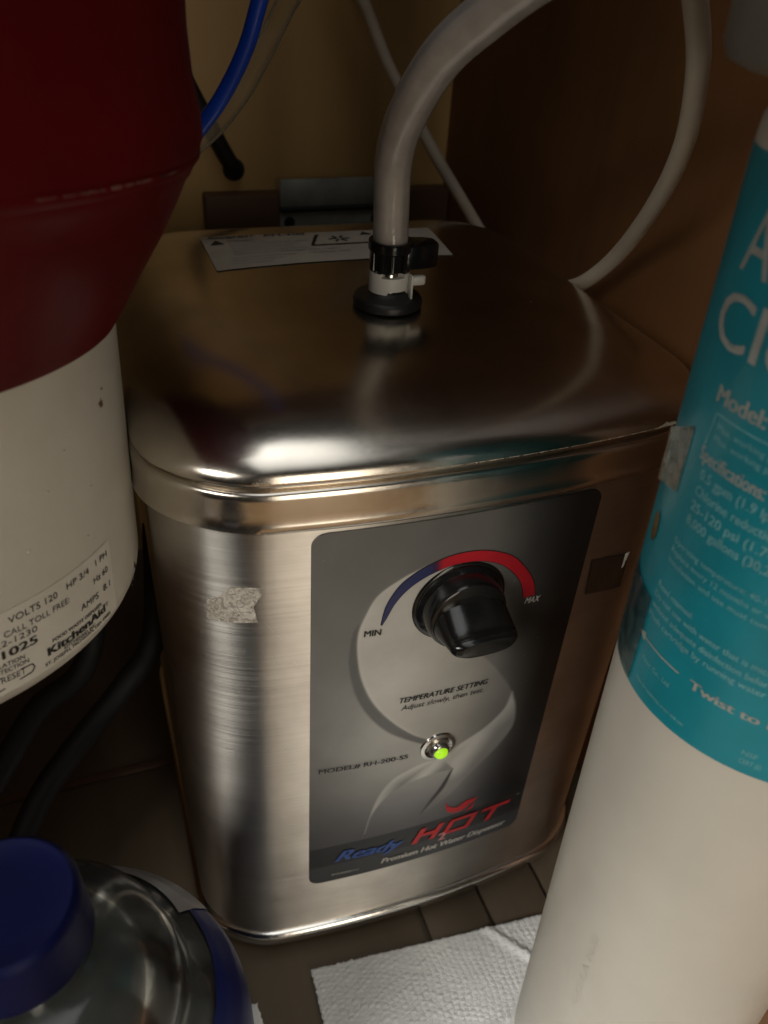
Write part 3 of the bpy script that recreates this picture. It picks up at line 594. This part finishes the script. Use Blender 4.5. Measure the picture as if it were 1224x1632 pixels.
DT('8.1', (69.0, 290.4), (72.3, 290.1), 1.75, bold=.004)
DT('SER 071025', (22.0, 291.6), (46.0, 290.7), 2.2, bold=.03)
DT('FOOD WASTE DISPOSER', (49.7, 287.9), (67.5, 287.1), .95, bold=.03)
DT('KitchenAid', (47.8, 284.9), (68.8, 284.3), 2.3, bold=.045)
DT('®', (69.2, 285.2), (70.3, 285.2), 1.3)
DT('KITCHENAID, INC.', (52.6, 283.6), (64.2, 282.9), .95, bold=.02)
DT('ST. JOSEPH, MICHIGAN, USA 49085', (46.7, 282.4), (70.8, 281.9), .95, bold=.02)
DT('ISOLATION', (33.0, 289.1), (42.1, 288.4), 1.15, bold=.012)
DT('PROTECTION', (32.6, 287.4), (42.9, 286.7), 1.15, bold=.012)
DT('RESET', (35.7, 284.6), (41.7, 284.1), 1.7)
def dline(p, q, wd=.00018):
    a, b_ = np.array(p) / 1000, np.array(q) / 1000; e = (b_ - a) / np.linalg.norm(b_ - a); nrm = np.array([-e[1], e[0]]) * wd
    V = [dsurf(*(a - nrm), .00028), dsurf(*(b_ - nrm), .00028), dsurf(*(b_ + nrm), .00028), dsurf(*(a + nrm), .00028)]
    return mesh('box_line', V, [(0, 1, 2, 3)], M_INKBLK, rl, None, False)
dline((33.0, 286.3), (43.6, 285.6)); dline((43.6, 285.6), (44.0, 284.4)); dline((44.0, 284.4), (43.2, 283.4)); dline((43.2, 283.4), (33.0, 282.5))
def blob(name, s, z, r, surf, material, parent, n=18, lift=.0002, jag=.5, asp=1.0):
    V = [surf(s, z, lift + .0003)]; V += [surf(s + r * (1 - jag * random.random()) * math.cos(2 * math.pi * k / n), z + asp * r * (1 - jag * random.random()) * math.sin(2 * math.pi * k / n), lift) for k in range(n)]
    return mesh(name, V, [(0, 1 + k, 1 + (k + 1) % n) for k in range(n)], material, parent, None, False)
blob('rust_chip', .0793, .3385, .0015, dsurf, M_RUST, disp, jag=.75, asp=1.2)
blob('rust_chip', .0805, .3420, .0004, dsurf, M_RUST, disp)
blob('paint_chip', .0912, .2835, .0009, dsurf, M_INKBLK, disp, asp=1.6); blob('paint_chip', .0880, .2812, .0010, dsurf, M_INKBLK, disp); blob('paint_chip', .0862, .2803, .0006, dsurf, M_INKBLK, disp)
for s_, z_ in ((.0554, .3268), (.062, .334), (.048, .315), (.070, .321), (.066, .309)): blob('paint_drip', s_, z_, .0007, dsurf, M_WHITEP, disp, lift=.0001, jag=.3, asp=.7)
# the unit is 1.2 times the size it was drawn at; hung so that its bottom rim is 0.25 m above the floor
disp.scale = (1.2, 1.2, 1.2); disp.location = (-.19367, .04140, .24662)
# ------------------------------------------------------------------ filter cartridge (right)
FD = (-.0007, .0423, 1); FO = Vector((.0946, -.0784, 0)); fd, fa, fb = frame(FD)
def fsurf(s, z, lift, r=.052): th = s / r; return tuple(FO + fd * z + (fa * math.sin(th) - fb * math.cos(th)) * (r + lift))
filt = thing('water_filter_cartridge', tuple(FO + fd * .012), 'tall white cylindrical water filter with teal printed label, right of tank', 'water filter')
lathe('cartridge_body', FO, FD, [(.030, -.070), (.046, -.070), (.0505, -.067), (.052, -.061), (.052, .20), (.052, .397), (.0515, .4025), (.0490, .4070), (.0440, .4088), (.036, .4092)], M_FILT, filt, n=180)
fl_ = cyl_sheet('printed_label', (-.1622, .1622), .2268, .3963, fsurf, .00015, M_TEAL, filt, ns=200)
FT = lambda b_, p0, p1, h, m=M_TEALINK, **k: text(b_, fsurf, (p0[0] / 1000, p0[1] / 1000), (p1[0] / 1000, p1[1] / 1000), h / 1000, m, fl_, lift=.00038, **k)
FW = mat('soft_white_ink', (.34, .355, .33), .5, var=(200, .1))
FT('A', (-97.5, 369.3), (-85.0, 369.3), 16.0, FW, bold=.0)
FT('dvanced', (-83.0, 369.3), (-15.0, 369.3), 16.0, FW)
FT('Clean', (-101.0, 349.6), (-46.0, 349.6), 14.5, FW, bold=.01)
FT('Model: AC-100', (-90.3, 335.6), (-48.0, 336.0), 4.8, FW, bold=.03)
FT('Specifications:', (-90.2, 317.9), (-66.0, 317.7), 4.2, FW, bold=.02)
FT('0.5 gpm (1.9 lpm) @ 60 psi', (-87.5, 312.6), (-42, 312.9), 3.1, bold=.012)
FT('Chlorine reduction, taste and odor', (-87.5, 307.4), (-34, 307.4), 3.1, bold=.012)
FT('25-120 psi (1.7-8.3 bar)', (-87.5, 302.4), (-45, 302.2), 3.1, bold=.012)
FT('8,000 gallons (30,280 L) capacity', (-87.5, 297.4), (-36, 297.6), 3.1, bold=.012)
FT('Operating temperature: 40-100 F (4-38 C) cold water', (-90.2, 288.6), (-26, 288.6), 2.1)
FT('Replace every 12 months or when flow slows down', (-90.2, 284.9), (-28, 284.9), 2.1)
FT('Installation and use must comply with state laws', (-90.2, 281.2), (-30, 281.2), 2.1)
FT('Read manual.', (-91.5, 270.4), (-74, 270.4), 2.4, bold=.01)
FT('Do not use with water that is microbiologically unsafe', (-91.8, 266.3), (-24, 266.6), 2.4, bold=.01)
FT('without adequate disinfection before or after the system', (-91.8, 262.2), (-22, 262.2), 2.4, bold=.01)
FT('Flush cartridge by running water for 5 minutes', (-91.8, 258.1), (-28, 258.6), 2.4, bold=.01)
FT('Twist to remove', (-68.3, 247.6), (-24.0, 248.1), 3.3, FW, bold=.03)
FT('Filter Co., Ltd', (-88.6, 241.4), (-74.6, 241.4), 1.9)
FT('Made for residential under sink use', (-88.8, 232.4), (-65.8, 231.8), 1.7)
FT('NSF', (-47.3, 234.4), (-42.8, 234.4), 2.0); FT('CERT (E)', (-47.3, 230.9), (-40.8, 230.9), 2.0)
def fline(p, q, wd, m):
    n = 14; V = []; F = []; a, b_ = np.array(p) / 1000, np.array(q) / 1000; e = (b_ - a) / np.linalg.norm(b_ - a); nr = np.array([-e[1], e[0]]) * wd / 1000
    for k in range(n + 1): c_ = a + (b_ - a) * k / n; V += [fsurf(*(c_ - nr), .00038), fsurf(*(c_ + nr), .00038)]
    for k in range(n): F.append((2 * k, 2 * k + 2, 2 * k + 3, 2 * k + 1))
    return mesh('printed_line', V, F, m, fl_, None, False)
fline((-90.5, 249.4), (-72.6, 249.5), .32, FW)
fline((-88.3, 332.7), (-50, 332.7), .22, M_TEALINK); fline((-88.3, 332.7), (-89.5, 322.5), .22, M_TEALINK)
V = [fsurf(a / 1000, b_ / 1000, .0004) for a, b_ in ((-94.5, 249.5), (-90.2, 251.2), (-90.2, 247.6))]; mesh('arrow_head', V, [(0, 1, 2)], FW, fl_, None, False)
for i in range(2): FT('Max. working pressure 120 psi', (-86.5, 328.6 - i * 3.4), (-48, 328.6 - i * 3.4), 2.0)
# embossed lot code up the white body
def ftsurf(u, v, lift): return fsurf(-.0678 - v, u, lift)
text('C12 LA N28', ftsurf, (.046, 0), (.101, 0), .0034, M_FILT, filt, bold=.0, lift=.00022)
# filter head above
lathe('filter_head', FO, FD, [(.030, .4118), (.0590, .4124), (.0640, .4145), (.0655, .4185), (.0655, .4290), (.0640, .4305), (.0655, .4320), (.0655, .47), (.060, .50)], M_GREYP, filt, n=120)
lathe('neck', FO, FD, [(.040, .4080), (.040, .4125)], M_BLACKM, filt, n=60)
# ---- peeled tape and residue on the cartridge edge
M_FILM = thin('clear_film', (.95, .98, .97), (.35, .45, .45), .14, .18, 1.4, (160, .35), vary=.12)
def curl(s_, z_, l): return fsurf(s_, z_, .0004 + .0035 * max(0, (-.0985 - s_) / .0115) ** 2 * (.5 + .5 * math.sin((z_ - .2985) / .0185 * 3.0)))
cyl_sheet('clear_overlap', (-.1200, -.0925), .2275, .2640, fsurf, .0007, M_FILM, filt, ns=14)
tp = tag(cyl_sheet('peeling_tape', (-.1100, -.0965), lambda s_: .2985 + .25 * (s_ + .11), lambda s_: .3170 + .55 * (s_ + .11), curl, 0, thin('yellowed_tape', (.9, .92, .86), (.52, .52, .44), .42, .15, 1.5, (200, .8), vary=.2), None, ns=14), 'curled bit of clear tape peeling off left edge of teal label', 'tape')
gd = tag(blob('glue_drip', -.1045, .2842, .0030, fsurf, M_BROWNP, None, n=26, lift=.0006, jag=.12, asp=1.9), 'brown glue drip on left edge of teal label', 'glue drip')
filt.scale = (.84, .84, .84); filt.location = (.06138, -.09860, .07946)   # 87 mm across, foot just clear of the paper towel
for o_ in (tp, gd): o_.scale = (.84, .84, .84); o_.location = (-.01808, -.03317, .06939)
# ------------------------------------------------------------------ tape bits on the tank
def front_patch(name, poly, lift, material, label, wr=.0):
    bm = bmesh.new(); vs = [bm.verts.new((a / 1000, b_ / 1000, 0)) for a, b_ in poly]; bm.faces.new(vs); bmesh.ops.triangulate(bm, faces=bm.faces[:])
    bmesh.ops.subdivide_edges(bm, edges=bm.edges[:], cuts=5, use_grid_fill=True); bm.verts.index_update()
    V = [psurf(v.co.x, v.co.y, lift + wr * random.random()) for v in bm.verts]; F = [[v.index for v in f.verts] for f in bm.faces]; bm.free()
    return tag(mesh(name, V, F, material, None, V[0], False), label, 'tape')
front_patch('torn_tape', [(-90.5, 242.0), (-87.0, 243.3), (-83.0, 249.2), (-73.6, 249.5), (-72.9, 246.1), (-75.8, 240.7), (-74.7, 233.2), (-91.2, 231.9)], .0003, M_TAPE, 'torn scrap of wrinkled clear tape stuck left of control panel', .0002)
front_patch('aged_tape', [(60.5, 233.0), (80.3, 231.0), (81.0, 211.8), (61.5, 214.5)], .00035, M_TAPE2, 'dark square of old tape stuck right of control panel')
front_patch('tape_scrap', [(77.6, 231.6), (80.2, 231.6), (78.8, 224.5), (77.9, 223.2)], .0006, M_LABELW, 'tiny white tape scrap at right edge of tank front')
# ------------------------------------------------------------------ tubes and cables
tag(tube('blue_tube', [(-.0374, .1029, .4318), (-.0436, .1097, .4108), (-.0473, .1152, .3971), (-.0528, .1206, .3845), (-.0600, .1262, .3725), (-.0720, .136, .358), (-.092, .155, .345)], .0029, M_BLUET, loc=(-.05, .11, .39)), 'bright blue plastic tube coming down beside red disposer', 'tube')
tag(tube('translucent_tube', [(-.0116, .1370, .4288), (-.0231, .1515, .4083), (-.0304, .1579, .3929), (-.0408, .1634, .3743), (-.0550, .1682, .3575), (-.078, .1715, .3407), (-.10, .175, .33)], .0042, M_GTUBE, loc=(-.03, .15, .38)), 'dim translucent tube hanging just behind blue tube', 'tube')
C0 = CAMPOS
def atd(ux_, uy_, uz_, d0, d1): v = Vector((ux_, uy_, uz_)) - C0; return C0 + v * (d1 / d0)
wt = [atd(.0242, .2421, .4227, .47, .560), atd(.0308, .2234, .4041, .455, .555), atd(.0388, .202, .3781, .44, .548), atd(.0527, .1745, .3475, .425, .540), atd(.0645, .1581, .3268, .42, .538), atd(.074, .1484, .3113, .42, .535),
      Vector((.1300, .222, .264)), Vector((.1290, .190, .270)), Vector((.1215, .153, .2825)), atd(.0792, .0686, .3197, .355, .425), atd(.0761, .0461, .339, .33, .400), atd(.0681, .0216, .3643, .30, .352), atd(.0581, .0029, .3868, .275, .322), atd(.043, -.0135, .4085, .25, .296), atd(.0308, -.0216, .4237, .235, .282), atd(.0214, -.0268, .4331, .225, .27)]
wt[0].x -= .004
tag(tube('white_tube', wt, .0036, M_WTUBE, loc=wt[5], n=24, steps=12), 'thin white plastic tube looping down behind the tank and up again', 'tube')
cb = tag(tube('black_cable', [(-.060, .335, .395), (-.046, .338, .365), (-.031, .340, .335), (-.020, .343, .314), (-.0125, .346, .3005), (-.0110, .352, .2970)], .0052, M_CABLE, loc=(-.02, .34, .3)), 'black cable running into round hole in back panel', 'cable')
lathe('cable_gland', (-.0115, .3505, .2985), (0, -1, 0), [(.0072, 0), (.0072, .0010), (.0062, .0014), (.004, .0014)], M_CABLE, cb, n=32)
tag(tube('power_cable', [(-.100, .110, .200), (-.108, .0965, .1437), (-.1249, .0813, .1288), (-.1508, .0647, .1120), (-.1692, .0493, .100), (-.1850, .0354, .075), (-.20, .03, .02), (-.22, .03, .006)], .0060, M_CABLE, loc=(-.15, .06, .1)), 'thick black cable drooping left of the tank, nearer the tank', 'cable', 'black cables below the disposer')
tag(tube('power_cable', [(-.125, .100, .210), (-.1388, .0776, .1541), (-.1623, .0635, .1435), (-.18, .0446, .1303), (-.20, .03, .11), (-.225, .02, .05), (-.24, .02, .006)], .0055, M_CABLE, loc=(-.16, .06, .14)), 'thick black cable drooping under the disposer, farther from the tank', 'cable', 'black cables below the disposer')
# ------------------------------------------------------------------ bracket and cleat at the back
tag(box('wood_cleat', (-.033, .336, .225), (.138, .3495, .2855), M_CLEAT, loc=(.05, .34, .22), bev=.001), 'brown wooden cleat fixed low along the back panel', 'wood cleat')
br = thing('metal_bracket', (.05, .335, .262), 'dull grey metal bracket on back panel above the lid', 'bracket')
box('upper_plate', (.0152, .3325, .2780), (.090, .3355, .2955), M_ZINC, br, bev=.0008)
box('lower_plate', (.0152, .3335, .2500), (.090, .3355, .2750), M_ZINC, br, bev=.0008)
lathe('hinge_pin', (.0152, .3325, .2765), (1, 0, 0), [(.0018, 0), (.0018, .0748)], M_CABLE, br, n=16)
for sx in (.0215, .083): lathe('screw', (sx, .3337, .2680), (0, -1, 0), [(.0038, 0), (.0036, .0008), (.0020, .0012)], M_CABLE, br, n=24)
# ------------------------------------------------------------------ bottle (lower left)
BX, BY = -.1544, -.0862
bt = thing('plastic_bottle', (BX, BY, 0), 'clear plastic bottle with navy screw cap and blue label, standing in front of the tank', 'bottle')
def prof_arc(r0, z0, r1, z1, n=14):  # bulging shoulder
    return [(r0 + (r1 - r0) * math.sin(t * math.pi / 2), z1 + (z0 - z1) * math.cos(t * math.pi / 2)) for t in [k / n for k in range(n + 1)]]
flare = [(.0385, .1830), (.0402, .1812), (.0396, .1792), (.0425, .1772), (.0482, .1722), (.0525, .1660), (.0550, .1580), (.0556, .1480), (.0556, .010), (.052, .002), (.046, .001)]
prof = [(.0145, .236), (.0145, .224), (.0180, .2225), (.0180, .2205), (.0165, .218)] + prof_arc(.0170, .2160, .0380, .1850)[1:] + flare
lathe('bottle_body', (BX, BY, 0), (0, 0, 1), prof[::-1], M_PET, bt, n=96)
inner = [(r - .0012, h) for r, h in [(.0145, .235), (.0145, .224), (.0160, .219)] + prof_arc(.0170, .2150, .0378, .1850)[1:] + flare[:-2]]
iw = lathe('inner_wall', (BX, BY, 0), (0, 0, 1), inner[::-1], M_PET, bt, n=96, cap0=False, cap1=False); iw.data.flip_normals()
lathe('liquid', (BX, BY, 0), (0, 0, 1), [(.046, .004), (.0535, .010), (.0535, .140), (.0515, .158), (.0460, .166), (.0400, .170), (.039, .1702)], M_DARKLIQ, bt, n=72)
cp = lathe('cap', (BX, BY, 0), (0, 0, 1), [(.0175, .2235), (.0184, .2238), (.0187, .2250), (.0184, .2262), (.0179, .2390), (.0174, .2412), (.0162, .2422), (.0154, .2420), (.0146, .2414), (.008, .2413), (.002, .2413)], M_CAP, bt, n=120)
def wrap(name, a0, a1, zt, zb, lift, material, n=60, m=30):
    V = []; F = []; hs = [h for r, h in flare][::-1]; rr_ = [r for r, h in flare][::-1]
    for i in range(n + 1):
        a = R(a0 + (a1 - a0) * i / n); top, bot = zt(i / n), zb(i / n)
        for j in range(m + 1):
            z = bot + (top - bot) * (1 - (1 - j / m) ** 3); r = float(np.interp(z, hs, rr_)) + lift; V.append((BX + r * math.cos(a), BY + r * math.sin(a), z))
    for i in range(n):
        for j in range(m): q = i * (m + 1) + j; F.append((q, q + m + 1, q + m + 2, q + 1))
    return mesh(name, V, F, material, bt, None, True)
wrap('label', -60, 42, lambda t: .1765 - .0035 * t, lambda t: .012, .0005, M_NAVY)
wrap('label', 42, 125, lambda t: .1660 - .012 * t, lambda t: .012, .0005, M_NAVY)
wrap('label_border', 28, 128, lambda t: .1770 - .004 * math.sin(t * 3), lambda t: .1640 - .004 * t, .0009, M_SILV)
# ------------------------------------------------------------------ paper towels
def towel(name, corners, n, m, label):
    A = np.array(corners); u = np.linspace(0, 1, n + 1)[None, :, None]; v = np.linspace(0, 1, m + 1)[:, None, None]
    P = (A[0] * (1 - u) + A[1] * u) * (1 - v) + (A[3] * (1 - u) + A[2] * u) * v; x, y = P[..., 0], P[..., 1]
    # quilted emboss: a warped lattice of little pillows, uneven in height, on a slowly waving sheet
    s_ = x * 1000 + 2.2 * np.sin(y * 60 + 1) + .7 * np.sin(x * 160 + y * 210); q_ = y * 1000 + 2.4 * np.sin(x * 52) + .7 * np.sin(x * 230 - y * 120)
    ci = np.floor(s_ / 3.3).astype(int); cj = np.floor(q_ / 2.7 + .5 * (ci % 2)).astype(int)
    h = np.modf(np.sin(ci * 127.1 + cj * 311.7) * 43758.5453)[0] % 1
    fu, fv = (s_ / 3.3) % 1, (q_ / 2.7 + .5 * (ci % 2)) % 1
    e = (np.sin(fu * np.pi) * np.sin(fv * np.pi)) ** .7 * (.15 + .85 * h) * .00062
    z = .0022 + e + .0009 * np.sin(x * 60 + 1) * np.cos(y * 70) + .0016 * np.exp(-((x * .8 + y * .6 - .012) / .0022) ** 2) + .0010 * np.exp(-((x * .3 - y + .005 - .085) / .003) ** 2) + rng.random(x.shape) * .00012
    ed = np.zeros(x.shape, bool); ed[0] = ed[-1] = True; ed[:, 0] = ed[:, -1] = True
    x = x + ed * rng.uniform(-.0004, .0004, x.shape); y = y + ed * rng.uniform(-.0004, .0004, x.shape); z = z - ed * .0006
    V = np.stack([x, y, z], -1).reshape(-1, 3)
    F = [(i * (n + 1) + j, i * (n + 1) + j + 1, (i + 1) * (n + 1) + j + 1, (i + 1) * (n + 1) + j) for i in range(m) for j in range(n)]
    return tag(mesh(name, V, F, M_PAPER, None, (A[0][0], A[0][1], 0), True), label, 'paper towel', 'white paper towels on the cabinet floor')
towel('paper_towel', [(-.064, -.20), (.135, -.21), (.135, -.036), (-.0590, -.0190)], 360, 330, 'large quilted white paper towel sheet lying under the filter')
towel('paper_towel', [(-.20, -.16), (-.078, -.16), (-.0880, -.0260), (-.19, -.020)], 120, 130, 'white paper towel sheet lying under the plastic bottle')
